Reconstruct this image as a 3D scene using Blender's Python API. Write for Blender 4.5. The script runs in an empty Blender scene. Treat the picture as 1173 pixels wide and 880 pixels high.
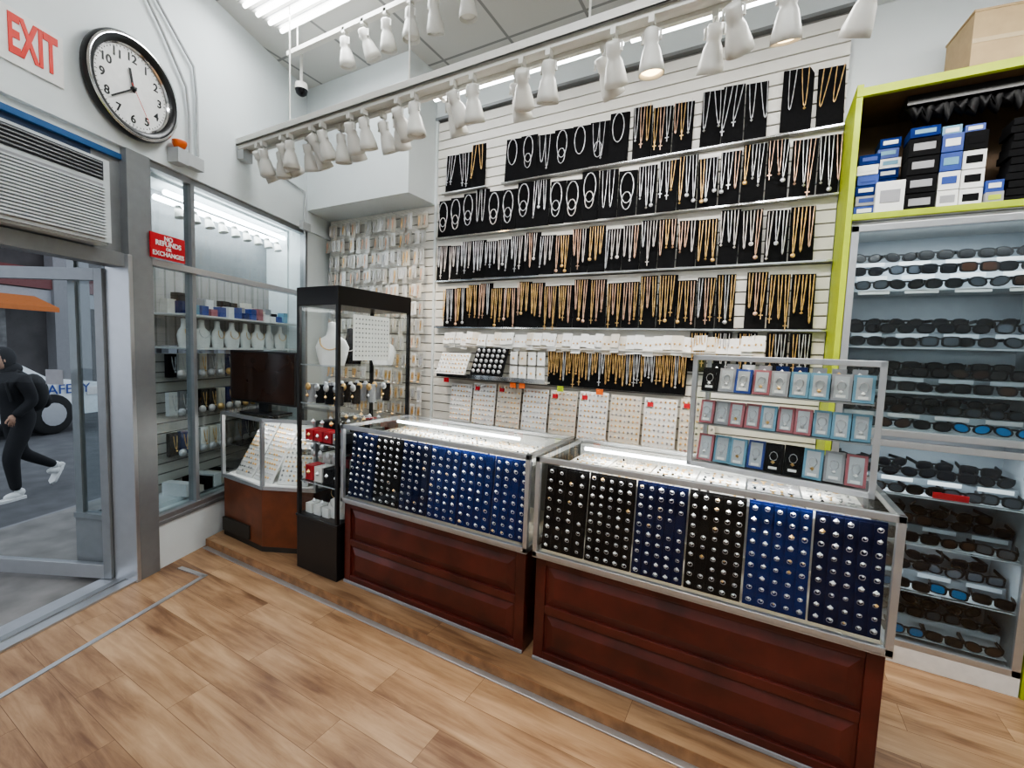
import bpy, math, random
from mathutils import Matrix, Vector
random.seed(7)
D=bpy.data; COL=bpy.context.scene.collection
K=.37   # overall strength of the shop lighting
# ---------------------------------------------------------------- materials
MC={}
def pm(name,col,rough=.5,metal=0,var=.06,scale=18,bump=0,emit=0,ecol=None,coat=0,spec=.5):
    if name in MC: return MC[name]
    m=D.materials.new(name); m.use_nodes=True; nt=m.node_tree; b=nt.nodes['Principled BSDF']
    b.inputs['Roughness'].default_value=rough; b.inputs['Metallic'].default_value=metal
    b.inputs['Coat Weight'].default_value=coat; b.inputs['Specular IOR Level'].default_value=spec
    tc=nt.nodes.new('ShaderNodeTexCoord'); n=nt.nodes.new('ShaderNodeTexNoise'); n.inputs['Scale'].default_value=scale; n.inputs['Detail'].default_value=3
    nt.links.new(tc.outputs['Object'],n.inputs['Vector'])
    r=nt.nodes.new('ShaderNodeValToRGB'); e=r.color_ramp.elements
    e[0].position=.3; e[1].position=.7
    e[0].color=tuple(max(0,c*(1-var)) for c in col)+(1,); e[1].color=tuple(min(1,c*(1+var)) for c in col)+(1,)
    nt.links.new(n.outputs['Fac'],r.inputs['Fac']); nt.links.new(r.outputs['Color'],b.inputs['Base Color'])
    if bump:
        bn=nt.nodes.new('ShaderNodeBump'); bn.inputs['Strength'].default_value=bump; bn.inputs['Distance'].default_value=.01
        nt.links.new(n.outputs['Fac'],bn.inputs['Height']); nt.links.new(bn.outputs['Normal'],b.inputs['Normal'])
    if emit:
        b.inputs['Emission Color'].default_value=(ecol or col)+(1,); b.inputs['Emission Strength'].default_value=emit
        m.cycles.emission_sampling='NONE'
    MC[name]=m; return m
def glassmat(name,tint=(1,1,1),refl=.9,rough=.02,base=.03):
    m=D.materials.new(name); m.use_nodes=True; nt=m.node_tree; nt.nodes.clear()
    o=nt.nodes.new('ShaderNodeOutputMaterial'); mx=nt.nodes.new('ShaderNodeMixShader'); t=nt.nodes.new('ShaderNodeBsdfTransparent'); g=nt.nodes.new('ShaderNodeBsdfGlossy')
    lw=nt.nodes.new('ShaderNodeFresnel'); lw.inputs['IOR'].default_value=1.45
    ma=nt.nodes.new('ShaderNodeMath'); ma.operation='MULTIPLY_ADD'; ma.inputs[1].default_value=refl; ma.inputs[2].default_value=base; ma.use_clamp=True
    ge=nt.nodes.new('ShaderNodeNewGeometry'); inv=nt.nodes.new('ShaderNodeMath'); inv.operation='SUBTRACT'; inv.inputs[0].default_value=1; mu=nt.nodes.new('ShaderNodeMath'); mu.operation='MULTIPLY'
    t.inputs['Color'].default_value=tint+(1,); g.inputs['Roughness'].default_value=rough
    nt.links.new(lw.outputs[0],ma.inputs[0]); nt.links.new(ge.outputs['Backfacing'],inv.inputs[1]); nt.links.new(ma.outputs[0],mu.inputs[0]); nt.links.new(inv.outputs[0],mu.inputs[1])
    nt.links.new(mu.outputs[0],mx.inputs[0]); nt.links.new(t.outputs[0],mx.inputs[1]); nt.links.new(g.outputs[0],mx.inputs[2]); nt.links.new(mx.outputs[0],o.inputs['Surface'])
    MC[name]=m; return m
def floormat():
    m=D.materials.new('wood_plank_floor'); m.use_nodes=True; nt=m.node_tree; b=nt.nodes['Principled BSDF']; N=nt.nodes.new; L=nt.links.new
    tc=N('ShaderNodeTexCoord'); mp=N('ShaderNodeMapping'); L(tc.outputs['Object'],mp.inputs['Vector'])
    br=N('ShaderNodeTexBrick'); br.offset=.37; br.inputs['Scale'].default_value=1; br.inputs['Brick Width'].default_value=1.0; br.inputs['Row Height'].default_value=.165
    br.inputs['Mortar Size'].default_value=.0010; br.inputs['Mortar Smooth'].default_value=.2; br.inputs['Bias'].default_value=0
    br.inputs['Color1'].default_value=(0,0,0,1); br.inputs['Color2'].default_value=(1,1,1,1); br.inputs['Mortar'].default_value=(.3,.3,.3,1)
    L(mp.outputs[0],br.inputs['Vector'])
    m2=N('ShaderNodeMapping'); m2.inputs['Scale'].default_value=(1.6,18,1); L(tc.outputs['Object'],m2.inputs['Vector'])
    ad=N('ShaderNodeVectorMath'); ad.operation='MULTIPLY_ADD'; ad.inputs[1].default_value=(7,7,7); L(br.outputs['Color'],ad.inputs[0]); L(m2.outputs[0],ad.inputs[2])
    n=N('ShaderNodeTexNoise'); n.inputs['Scale'].default_value=1.3; n.inputs['Detail'].default_value=8; n.inputs['Roughness'].default_value=.65; n.inputs['Distortion'].default_value=.6; L(ad.outputs[0],n.inputs['Vector'])
    n2=N('ShaderNodeTexNoise'); n2.inputs['Scale'].default_value=1.7; n2.inputs['Detail'].default_value=5
    m3=N('ShaderNodeMapping'); m3.inputs['Scale'].default_value=(1.2,4.0,1); L(tc.outputs['Object'],m3.inputs['Vector'])
    ad2=N('ShaderNodeVectorMath'); ad2.operation='MULTIPLY_ADD'; ad2.inputs[1].default_value=(3,5,2); L(br.outputs['Color'],ad2.inputs[0]); L(m3.outputs[0],ad2.inputs[2]); L(ad2.outputs[0],n2.inputs['Vector'])
    r=N('ShaderNodeValToRGB'); e=r.color_ramp.elements; e[0].position=.36; e[0].color=(.155,.075,.037,1); e[1].position=.66; e[1].color=(.50,.325,.19,1)
    x=r.color_ramp.elements.new(.5); x.color=(.33,.195,.105,1)
    mx=N('ShaderNodeMath'); mx.operation='ADD'; a=N('ShaderNodeMath'); a.operation='MULTIPLY'; a.inputs[1].default_value=.5; L(n.outputs['Fac'],a.inputs[0])
    a2=N('ShaderNodeMath'); a2.operation='MULTIPLY'; a2.inputs[1].default_value=.5; L(n2.outputs['Fac'],a2.inputs[0]); L(a.outputs[0],mx.inputs[0]); L(a2.outputs[0],mx.inputs[1])
    sh=N('ShaderNodeMath'); sh.operation='MULTIPLY_ADD'; sh.inputs[1].default_value=.10; sh.inputs[2].default_value=-.05; L(br.outputs['Color'],sh.inputs[0])
    m4=N('ShaderNodeMath'); m4.operation='ADD'; L(mx.outputs[0],m4.inputs[0]); L(sh.outputs[0],m4.inputs[1])
    L(m4.outputs[0],r.inputs['Fac'])
    mm=N('ShaderNodeMixRGB'); mm.blend_type='MIX'; mm.inputs['Color2'].default_value=(.12,.055,.022,1); L(br.outputs['Fac'],mm.inputs['Fac']); L(r.outputs['Color'],mm.inputs['Color1'])
    L(mm.outputs[0],b.inputs['Base Color']); b.inputs['Roughness'].default_value=.40
    MC['floor']=m; return m
def gridmat(name,c1,mort,bw,rh,ms,rough=.8,c2=None,off=0):
    m=D.materials.new(name); m.use_nodes=True; nt=m.node_tree; b=nt.nodes['Principled BSDF']; N=nt.nodes.new
    tc=N('ShaderNodeTexCoord'); br=N('ShaderNodeTexBrick'); br.offset=off; br.inputs['Scale'].default_value=1; br.inputs['Brick Width'].default_value=bw; br.inputs['Row Height'].default_value=rh
    br.inputs['Mortar Size'].default_value=ms; br.inputs['Color1'].default_value=c1+(1,); br.inputs['Color2'].default_value=(c2 or c1)+(1,); br.inputs['Mortar'].default_value=mort+(1,)
    nt.links.new(tc.outputs['Object'],br.inputs['Vector']); nt.links.new(br.outputs['Color'],b.inputs['Base Color']); b.inputs['Roughness'].default_value=rough
    MC[name]=m; return m
white=pm('white_paint',(.70,.745,.755),.6,var=.02,scale=4)
ceilm=gridmat('ceiling_tile',(.60,.60,.58),(.28,.28,.28),.61,.61,.012)
floorM=floormat()
slatM=pm('slat_white',(.76,.74,.69),.45,var=.02); slatG=pm('slat_groove',(.20,.19,.18),.5); ledge=pm('acrylic_ledge',(.35,.35,.35),.3)
alu=pm('aluminium',(.52,.53,.55),.35,.8,.03); aluD=pm('aluminium_frame',(.28,.29,.30),.4,.5,.05)
chrome=pm('chrome',(.85,.85,.86),.12,1,.02)
black=pm('black_lacquer',(.010,.010,.011),.3); velvet=pm('black_velvet',(.006,.006,.007),.9,var=.2,scale=60,spec=.2)
navy=pm('navy_velvet',(.004,.020,.12),.85,var=.15,scale=40,spec=.2); navyD=pm('dark_navy_velvet',(.003,.009,.048),.85,var=.15,scale=40,spec=.2)
mahog=pm('mahogany',(.090,.015,.010),.35,var=.35,scale=7,coat=.15); brownw=pm('brown_wood',(.15,.042,.015),.4,var=.25,scale=8)
darkin=pm('dark_interior',(.03,.025,.02),.6)
gold=pm('gold',(.80,.52,.22),.33,.65,.25,90); rose=pm('rose_gold',(.78,.50,.36),.35,.6,.2,90); silver=pm('silver',(.66,.66,.69),.28,.5,.2,90)
pearl=pm('pearl',(.74,.68,.66),.3,0,.1); gem=pm('gem',(.95,.97,1.0),.12,.2,.1,200)
paper=pm('white_card',(.78,.78,.77),.6,var=.04,scale=30); cream=pm('cream_card',(.66,.61,.53),.6,var=.06,scale=30); grayc=pm('grey_card',(.30,.30,.32),.6); plast=pm('clear_blister',(.52,.51,.48),.2,var=.15)
red=pm('sign_red',(.50,.012,.02),.5); redx=pm('exit_red',(.70,.04,.025),.5); blue=pm('box_blue',(.015,.05,.26),.45); sky=pm('light_blue',(.13,.30,.42),.45); pink=pm('box_pink',(.36,.11,.13),.45)
lime=pm('lime_paint',(.40,.50,.02),.5,var=.08); cardb=pm('cardboard',(.42,.31,.18),.8,var=.08); darkwood=pm('shelf_brown',(.09,.05,.022),.6,var=.2)
glass=glassmat('clear_glass',(.98,.99,.985),.7,.01,.01); glassD=glassmat('storefront_glass',(.88,.92,.93),1.0,.01,.03); glassE=glassmat('door_glass',(.96,.975,.975),.35,.01,.0); gtop=glassmat('counter_top_glass',(.97,.985,.98),1.0,.02,.03)
tubeM=pm('fluorescent_tube',(1,1,1),.4,emit=12,ecol=(.95,.98,1.0))
bulbW=pm('bulb_warm',(1,.8,.5),.4,emit=9,ecol=(1,.72,.38)); bulbO=pm('bulb_off',(.75,.73,.68),.25)
lampw=pm('lamp_white',(.66,.65,.61),.35,var=.02); grey=pm('conduit_grey',(.45,.47,.48),.5)
acw=pm('ac_white',(.56,.60,.62),.5); acd=pm('ac_dark',(.03,.035,.045),.5)
screen=pm('tv_screen',(.035,.018,.013),.12,var=.3,scale=3)
asph=pm('asphalt',(.10,.10,.105),.75,var=.2,scale=5); conc=pm('sidewalk_concrete',(.20,.19,.18),.85,var=.25,scale=5)
bagb=pm('backpack_black',(.01,.01,.011),.7); cloth=pm('black_cloth',(.012,.012,.014),.85); skin=pm('skin',(.50,.30,.21),.5); hair=pm('dark_hair',(.015,.01,.008),.6); shoe=pm('white_shoe',(.8,.8,.78),.5)
carw=pm('car_white',(.75,.78,.80),.25,coat=.5); carg=pm('car_window',(.02,.03,.04),.1); rubber=pm('tyre',(.015,.015,.015),.8)
orange=pm('orange_plastic',(.75,.14,.02),.5); awn=pm('awning_orange',(.45,.13,.02),.7); facade=pm('facade_dark',(.04,.035,.035),.6,var=.5,scale=1.5); stone=pm('facade_grey',(.22,.22,.23),.8)
brickw=gridmat('pale_brick',(.42,.40,.38),(.25,.24,.23),.22,.075,.008,.8,(.36,.34,.33),.5)
frB=pm('frame_black',(.003,.003,.004),.45,spec=.25); lensB=pm('lens_black',(.004,.004,.006),.25,spec=.4); lensN=pm('lens_brown',(.04,.016,.008),.3,spec=.3); lensBl=pm('lens_blue_mirror',(.02,.22,.55),.25,.5); lensG=pm('lens_grey',(.06,.07,.085),.25)
shut=pm('roller_shutter_grey',(.20,.21,.22),.5); cabk=pm('cab_back',(.36,.40,.44),.4); acr=pm('acrylic_grey',(.17,.19,.21),.3); acl=pm('acrylic_light',(.46,.50,.54),.3)
# ---------------------------------------------------------------- mesh builder
class MB:
    def __init__(s): s.v=[];s.f=[];s.m=[];s.sm=[];s.mats=[];s.T=Matrix()
    def mi(s,m):
        if m not in s.mats: s.mats.append(m)
        return s.mats.index(m)
    def add(s,vs,fs,m,sm=False):
        o=len(s.v); T=s.T; s.v+= [tuple(T@Vector(p)) for p in vs]; k=s.mi(m)
        for f in fs: s.f.append([o+i for i in f]); s.m.append(k); s.sm.append(sm)
    def box(s,a,b,m,X=None):
        x0,y0,z0=[min(p,q) for p,q in zip(a,b)]; x1,y1,z1=[max(p,q) for p,q in zip(a,b)]
        vs=[(x0,y0,z0),(x1,y0,z0),(x1,y1,z0),(x0,y1,z0),(x0,y0,z1),(x1,y0,z1),(x1,y1,z1),(x0,y1,z1)]
        if X is not None: vs=[X@Vector(p) for p in vs]
        s.add(vs,[(0,3,2,1),(4,5,6,7),(0,1,5,4),(1,2,6,5),(2,3,7,6),(3,0,4,7)],m)
    def prism(s,poly,z0,z1,m,X=None,sm=False):
        n=len(poly); vs=[(x,y,z0) for x,y in poly]+[(x,y,z1) for x,y in poly]
        if X is not None: vs=[X@Vector(p) for p in vs]
        s.add(vs,[tuple(range(n-1,-1,-1)),tuple(range(n,2*n))],m); 
        s.add(vs,[(i,(i+1)%n,n+(i+1)%n,n+i) for i in range(n)],m,sm)
    def tube(s,pts,r,m,n=6,cap=True,closed=False):
        pts=[Vector(p) for p in pts]; k=len(pts); rs=r if isinstance(r,(list,tuple)) else [r]*k
        vs=[];up=Vector((.13,.21,.97))
        for i,p in enumerate(pts):
            d=(pts[(i+1)%k]-pts[i-1]) if closed else (pts[min(i+1,k-1)]-pts[max(i-1,0)])
            if d.length<1e-9: d=Vector((0,0,1))
            d.normalize(); a=d.cross(up)
            if a.length<.15: a=d.cross(Vector((0,1,0)))
            if a.length<.15: a=d.cross(Vector((1,0,0)))
            a.normalize(); b=d.cross(a)
            for j in range(n):
                t=2*math.pi*j/n; vs.append(p+(a*math.cos(t)+b*math.sin(t))*rs[i])
        fs=[]
        for i in range(k if closed else k-1):
            i2=(i+1)%k
            for j in range(n): fs.append((i*n+j,i*n+(j+1)%n,i2*n+(j+1)%n,i2*n+j))
        s.add(vs,fs,m,True)
        if cap and not closed: s.add(vs,[tuple(range(n-1,-1,-1)),tuple((k-1)*n+j for j in range(n))],m)
    def lathe(s,prof,m,X=None,n=20):
        vs=[];X=X or Matrix()
        for r,z in prof:
            for j in range(n):
                t=2*math.pi*j/n; vs.append(X@Vector((r*math.cos(t),r*math.sin(t),z)))
        fs=[(i*n+j,i*n+(j+1)%n,(i+1)*n+(j+1)%n,(i+1)*n+j) for i in range(len(prof)-1) for j in range(n)]
        s.add(vs,fs,m,True)
    def ball(s,c,r,m,sc=(1,1,1),n=8,k=6):
        vs=[];c=Vector(c)
        for i in range(k+1):
            ph=math.pi*i/k
            for j in range(n):
                t=2*math.pi*j/n; vs.append(c+Vector((r*sc[0]*math.sin(ph)*math.cos(t),r*sc[1]*math.sin(ph)*math.sin(t),r*sc[2]*math.cos(ph))))
        fs=[(i*n+j,(i+1)*n+j,(i+1)*n+(j+1)%n,i*n+(j+1)%n) for i in range(k) for j in range(n)]
        s.add(vs,fs,m,True)
    def octa(s,c,r,m):
        x,y,z=c; vs=[(x-r,y,z),(x+r,y,z),(x,y-r,z),(x,y+r,z),(x,y,z-r),(x,y,z+r)]
        s.add(vs,[(0,2,5),(2,1,5),(1,3,5),(3,0,5),(2,0,4),(1,2,4),(3,1,4),(0,3,4)],m)
    def done(s,name,parent=None,bevel=0):
        me=D.meshes.new(name); me.from_pydata(s.v,[],s.f)
        for m in s.mats: me.materials.append(m)
        me.polygons.foreach_set('material_index',s.m); me.polygons.foreach_set('use_smooth',s.sm); me.update()
        o=D.objects.new(name,me); COL.objects.link(o)
        if parent: o.parent=parent
        if bevel:
            b=o.modifiers.new('bevel','BEVEL'); b.width=bevel; b.segments=2; b.limit_method='ANGLE'; b.angle_limit=math.radians(50)
        return o
def grp(name,loc=(0,0,0)):
    e=D.objects.new(name,None); e.empty_display_size=.1; COL.objects.link(e); e.location=loc; return e
def text(name,body,size,X,m,parent,ext=.002,align='CENTER',off=0):
    c=D.curves.new(name,'FONT'); c.body=body; c.size=size; c.align_x=align; c.align_y='CENTER'; c.extrude=ext; c.offset=off
    o=D.objects.new(name+'_tmp',c); COL.objects.link(o); bpy.context.view_layer.update()
    me=D.meshes.new_from_object(o.evaluated_get(bpy.context.evaluated_depsgraph_get())); D.objects.remove(o)
    me.materials.clear(); me.materials.append(m); t=D.objects.new(name,me); COL.objects.link(t); t.matrix_world=X
    if parent: t.parent=parent
    return t
def area(name,loc,sx,sy,power,rot=(0,0,0),col=(1,1,1),parent=None):
    l=D.lights.new(name,'AREA'); l.shape='RECTANGLE'; l.size=sx; l.size_y=sy; l.energy=power*K; l.color=col
    o=D.objects.new(name,l); COL.objects.link(o); o.location=loc; o.rotation_euler=rot
    if parent: o.parent=parent
    return o
U=Vector((-.358,.934,0)).normalized(); NO=Vector((-U.y,U.x,0)); O=Vector((-3.28,1.25,0))
LW=Matrix(((U.x,NO.x,0,O.x),(U.y,NO.y,0,O.y),(0,0,1,0),(0,0,0,1)))   # (s along wall, out to the street, z)
def lw(s,o,z): return LW@Vector((s,o,z))
CEIL=3.85; YW=3.2
# ---------------------------------------------------------------- room shell
b=MB(); b.prism([(-1.9,-2.3),(2.3,-2.3),(2.3,3.3),(-4.08,3.3)],-.1,0,floorM); b.done('floor')
b=MB(); b.prism([(-2.1,-2.4),(2.4,-2.4),(2.4,3.4),(-4.3,3.4)],CEIL,CEIL+.1,ceilm); b.done('ceiling')
b=MB(); b.box((-4.15,YW+.02,0),(2.3,YW+.14,CEIL),white); b.done('wall_back')
b=MB(); b.box((2.2,-2.3,0),(2.32,3.3,CEIL),white); b.done('wall_right')
b=MB(); b.box((-2.05,-2.35,0),(2.3,-2.23,CEIL),white); b.done('wall_front')
b=MB(); b.T=LW
b.box((-3.9,-.02,2.57),(2.12,.25,CEIL),white)
b.box((-3.9,0,0),(-1.12,.2,2.57),white)
b.box((.10,-.01,0),(2.12,.2,.31),white)
b.box((1.72,0,.31),(2.12,.2,2.57),white)
b.done('wall_left')
b=MB(); b.prism([(-3.9,2.83),(-2.6,2.83),(-2.6,YW+.02),(-4.04,YW+.02)],2.75,CEIL,white); b.done('trim_1')
b=MB(); b.box((-2.6,YW-.03,3.46),(2.2,YW+.02,CEIL),white); b.box((-2.6,YW-.045,3.455),(.32,YW-.0,3.475),aluD); b.done('trim_2')
b=MB(); b.box((-3.4,1.645,0),(.45,1.678,.007),alu); b.done('trim_3',bevel=.002)
b=MB()
p0=Vector((-2.37,-.2,0)); p1=Vector((-2.98,1.45,0)); dd=(p1-p0).normalized(); nn=Vector((-dd.y,dd.x,0))*.014
b.prism([tuple((p0-nn).xy),tuple((p0+nn).xy),tuple((p1+nn).xy),tuple((p1-nn).xy)][::-1],0,.006,alu)
b.prism([(-2.97,1.465),(-3.22,1.435),(-3.22,1.405),(-2.97,1.435)],0,.006,alu)
b.done('trim_4')
b=MB(); b.T=LW; b.box((-1.1,-.02,0),(-.06,.2,.012),alu); b.box((-1.1,.05,.012),(-.06,.09,.02),aluD); b.done('trim_5')
b=MB(); b.prism([(-3.42,1.68),(.46,1.68),(.46,2.40),(-3.70,2.40)],0,.055,floorM); b.box((-3.42,1.677,.0),(.46,1.681,.055),pm('riser',(.30,.16,.08),.6,var=.3)); b.done('counter_platform')
def slatwall(name,x0,x1,z0,z1,y):
    b=MB(); b.box((x0,y-.004,z0),(x1,y+.015,z1),slatG); z=z0; P=.0762
    while z+.067<=z1: b.box((x0,y-.018,z),(x1,y-.004,z+.067),slatM); z+=P
    return b.done(name)
slatwall('slatwall_panel',-2.58,.32,.7,3.46,YW)
slatwall('slatwall_panel',-3.97,-2.60,.7,2.75,YW)
b=MB(); b.box((-2.6,YW-.035,.7),(-2.58,YW,3.46),white); b.done('trim_6')
# ---------------------------------------------------------------- necklaces
ru=random.uniform; rc=random.choice
def hang(b,x,zt,L,w,m,y,r=.0025,pend=None,n=13,tw=0):
    pts=[];rs=[]
    for i in range(n):
        t=-1+2*i/(n-1); xx=x+w/2*(abs(t)**.8)*(1 if t>0 else -1); zz=zt-L*(1-abs(t)**1.7)
        pts.append((xx+tw*(zt-zz),y-.008*(1-abs(t)),zz)); rs.append(r*(1.25 if i%2 else .75))
    b.tube(pts,rs,m,4,False)
    if pend:
        bx=x+tw*L; 
        if pend==1: b.octa((bx,y-.012,zt-L-.010),.009,m)
        elif pend==2:
            b.box((bx-.0025,y-.013,zt-L-.04),(bx+.0025,y-.009,zt-L),m); b.box((bx-.012,y-.013,zt-L-.017),(bx+.012,y-.009,zt-L-.012),m)
        elif pend==3: b.lathe([(.001,0),(.013,0),(.013,.004),(.001,.004)],m,Matrix.Translation((bx,y-.008,zt-L-.014))@Matrix.Rotation(math.pi/2,4,'X'),10)
def loop(b,x,zc,rx,rz,m,y,r=.0035,n=18):
    pts=[(x+rx*math.sin(2*math.pi*i/n),y,zc+rz*math.cos(2*math.pi*i/n)*(1 if math.cos(2*math.pi*i/n)>0 else 1.15)) for i in range(n)]
    b.tube(pts,[r*(1.2 if i%2 else .8) for i in range(n)],m,4,False,True)
def card(b,x,w,z0,z1,y,tilt=.0):
    X=Matrix.Translation((x,y,z0))@Matrix.Rotation(tilt,4,'Z')@Matrix.Rotation(ru(-.02,.02),4,'Y')@Matrix.Rotation(math.radians(-4),4,'X')
    b.box((-w/2,0,0),(w/2,.006,z1-z0),velvet,X)
YC=YW-.05
g=grp('necklace_display')
rail=MB()
for z in (2.82,2.445,2.075,1.675):
    for xa,xb in ([(-2.5,-2.05),(-1.9,.32)] if z>2.8 else [(-2.55,.32)]): rail.box((xa,YC-.018,z-.006),(xb,YW-.019,z-.002),ledge); rail.box((xa,YC-.020,z-.006),(xb,YC-.017,z+.004),chrome)
rail.done('acrylic_ledges',g)
b=MB()
R1=[(-2.47,-2.07),(-1.88,-.90),(-.87,-.48),(-.44,-.06),(.0,.165),(.18,.318)]
for (xa,xb),kind in zip(R1,['v','o','g','v','v','v']):
    n=1 if xa>=0 else max(1,round((xb-xa)/.14)); w=(xb-xa)/n
    for i in range(n):
        x=xa+w*(i+.5); z0=2.83+ru(-.006,.006); z1=3.15+ru(-.02,.035)+(.03 if xa>-.5 else 0); card(b,x,w*(.95 if kind!='o' else .98),z0,z1,YC-(.006 if i%2 else 0),.12)
        if kind=='o':
            if i%3==2: hang(b,x-.02,z1-.02,.2,.05,silver,YC-.014); hang(b,x+.025,z1-.02,.24,.04,silver,YC-.016,pend=1)
            else: loop(b,x,z1-.11,.04,.09,silver,YC-.014)
            if i%2: loop(b,x,z1-.2,.028,.05,silver,YC-.018,.003)
        elif kind=='g':
            for k in range(3): hang(b,x-.04+.04*k,z1-.01,ru(.2,.25),.025,rc([gold,gold,silver,rose]),YC-.016-.003*k,.0028,rc([2,1,0,2]))
        else:
            for k in range(2): hang(b,x-.03+.06*k,z1-.02,ru(.2,.26),.035,rc([silver,gold,silver]) if xa<-.3 else rc([gold,gold,silver]),YC-.016-.002*k,.0028,rc([2,1,0]),tw=ru(-.12,.12))
def row(z0,z1f,W,x0,gaps,fn):
    x=x0;i=0
    while x<.21:
        for ga,gb in gaps:
            if ga<x<gb: x=gb
        w=min(W*ru(.92,1.08),.318-x); xc=x+w/2; z1=z1f(x)+(.020 if (i//2)%2 else -.008)+ru(-.01,.01)
        card(b,xc,w*.94,z0+ru(-.004,.004),z1,YC-ru(0,.01),ru(.04,.18)); fn(i,x,xc,w,z1); x+=w;i+=1
def f2(i,x,xc,w,z1):
    if x<-1.75 or -1.5<x<-.9:
        if i%4==3: 
            for k in range(2): hang(b,xc-.025+.05*k,z1-.015,.26,.035,silver,YC-.018)
        else: loop(b,xc,z1-.12,.045,.095,silver,YC-.018,.0042); loop(b,xc,z1-.21,.032,.055,rc([silver,pearl]),YC-.021,.004)
    else:
        mm=silver if x<-.75 else (gold if x<-.35 or random.random()<.45 else rose)
        for k in range(3): hang(b,xc-.038+.038*k,z1-.015,ru(.18,.29),.022,rc([mm,mm,silver,silver]),YC-.018-.003*(k%2),.0027,rc([2,3,1,0]),tw=ru(-.04,.04))
def f3(i,x,xc,w,z1):
    mms=[silver,pearl,silver] if x<-1.9 else [[pearl,silver],[rose,pearl],[silver,pearl],[gold,rose],[pearl,rose],[silver,gold]][i%6]
    for k in range(3): hang(b,xc-.038+.038*k,z1-.015,ru(.17,.27),.020,rc(mms),YC-.018-.004*(k%2),.0036,rc([0,1,3,0,2]),tw=ru(-.04,.04))
def f4(i,x,xc,w,z1):
    for k in range(3): hang(b,xc-.036+.036*k,z1-.012,ru(.21,.29),.019,rc([gold,gold,gold,rose,rose,silver]),YC-.018-.004*(k%2),.0038,rc([0,1,3,0,2,2]),tw=ru(-.03,.03))
row(2.455,lambda x:2.785,.132,-2.54,[],f2)
row(2.085,lambda x:2.385+.02*max(0,(x+2.5)/2.8),.125,-2.54,[(-.10,-.03)],f3)
row(1.685,lambda x:2.015,.12,-2.46,[(-.16,-.11)],f4)
b.done('necklaces_on_black_cards',g)
YC=YW-.075
b=MB(); x=-2.42
while x<-.05:
    w=ru(.055,.08); X=Matrix.Translation((x,YC-.02-ru(0,.03),1.535+ru(-.012,.012)))@Matrix.Rotation(math.radians(-18),4,'X')@Matrix.Rotation(ru(-.2,.2),4,'Z')
    b.box((0,0,0),(w,.004,.10),paper if random.random()<.8 else cream,X); b.octa(X@Vector((w*.3,-.006,.04)),.008,gold); b.octa(X@Vector((w*.7,-.006,.04)),.008,gold)
    X2=X@Matrix.Translation((0,.02,.0)); b.box((0,0,-.03),(w,.003,.06),cream if random.random()<.4 else paper,X2); x+=w*.93
b.box((-2.44,YC-.04,1.52),(-.04,YW-.02,1.526),slatM)
x=-1.42
while x<-.42:
    card(b,x+.05,.10,1.24,1.5,YC,.04)
    for k in range(4): hang(b,x+.014+.024*k,1.50,ru(.14,.23),.016,rc([gold,gold,silver,gold]),YC-.014-.004*(k%2),.0032,rc([0,1,2,0]))
    x+=.1
for xx in (-.36,-.22,-.08,.08,.2):
    card(b,xx,.11,1.40,1.66,YC,.03)
    for k in range(3): hang(b,xx-.03+.03*k,1.65,ru(.14,.22),.02,rc([gold,silver]),YC-.014,.003,rc([1,2]))
X=Matrix.Translation((-2.42,YC-.12,1.28))@Matrix.Rotation(math.radians(-28),4,'X')
b.box((0,0,0),(.30,.01,.2),paper,X)
for i in range(9):
    for j in range(5): b.octa(X@Vector((.018+.033*i,-.008,.02+.038*j)),.009,rc([gold,silver,gold]))
X=Matrix.Translation((-2.05,YC-.14,1.29))@Matrix.Rotation(math.radians(-25),4,'X')
b.box((0,0,0),(.30,.01,.24),velvet,X)
for i in range(6):
    for j in range(5): b.ball(X@Vector((.03+.048*i,-.01,.03+.045*j)),.017,silver,(1,.4,1),6,4)
b.box((-2.42,YC-.1,1.25),(-1.4,YW-.02,1.262),slatM); b.box((-2.42,YC-.102,1.25),(-1.4,YC-.098,1.285),chrome)
for x in [-1.74,-1.66,-1.58,-1.50]: 
    for z in (1.27,1.385): b.box((x,YC-.03,z),(x+.065,YC-.025,z+.1),rc([paper,cream])); b.octa((x+.03,YC-.035,z+.05),.012,gold)
xs=-2.32
while xs<-.35:
    w=.215; X=Matrix.Translation((xs,YC-.05,.84+ru(-.02,.02)))@Matrix.Rotation(math.radians(-6),4,'X'); b.box((0,0,0),(w,.006,.36),rc([paper,cream,cream]),X)
    for i in range(7):
        for j in range(9): b.octa(X@Vector((.018+.03*i,-.006,.025+.039*j)),.009,rc([gold,gold,rose,silver,grayc]))
    if random.random()<.5: b.box((.02,-.01,.30),(.06,-.004,.33),red,X)
    xs+=w+.02
for x in [-2.35,-1.7,-1.62,-1.3,-1.0]: b.box((x,YC-.09,1.205),(x+.05,YC-.085,1.245),rc([red,lime,orange]))
b.done('carded_jewellery',g)
b=MB()
for r in range(12):
    z=2.68-r*.155; x=-3.92
    while x<-2.68:
        w=.062; yy=YW-.05-ru(0,.06); m=rc([paper,plast,cream,plast,paper]); b.tube([(x+w/2,YW-.02,z+.02),(x+w/2,yy-.03,z+.02)],.002,chrome,4)
        h=ru(.10,.15); b.box((x,yy-.004,z-h),(x+w-.01,yy,z),m)
        mm=rc([gold,silver,silver,cream,rose]) if r<8 else rc([gold,silver,gold])
        for k in range(2 if r>=8 else 1): hang(b,x+.022+.014*k,z-.02,h*.7,.012,mm,yy-.008,.0026,rc([0,1]),7)
        x+=w+ru(0,.010)
b.done('hanging_jewellery_packs')
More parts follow.
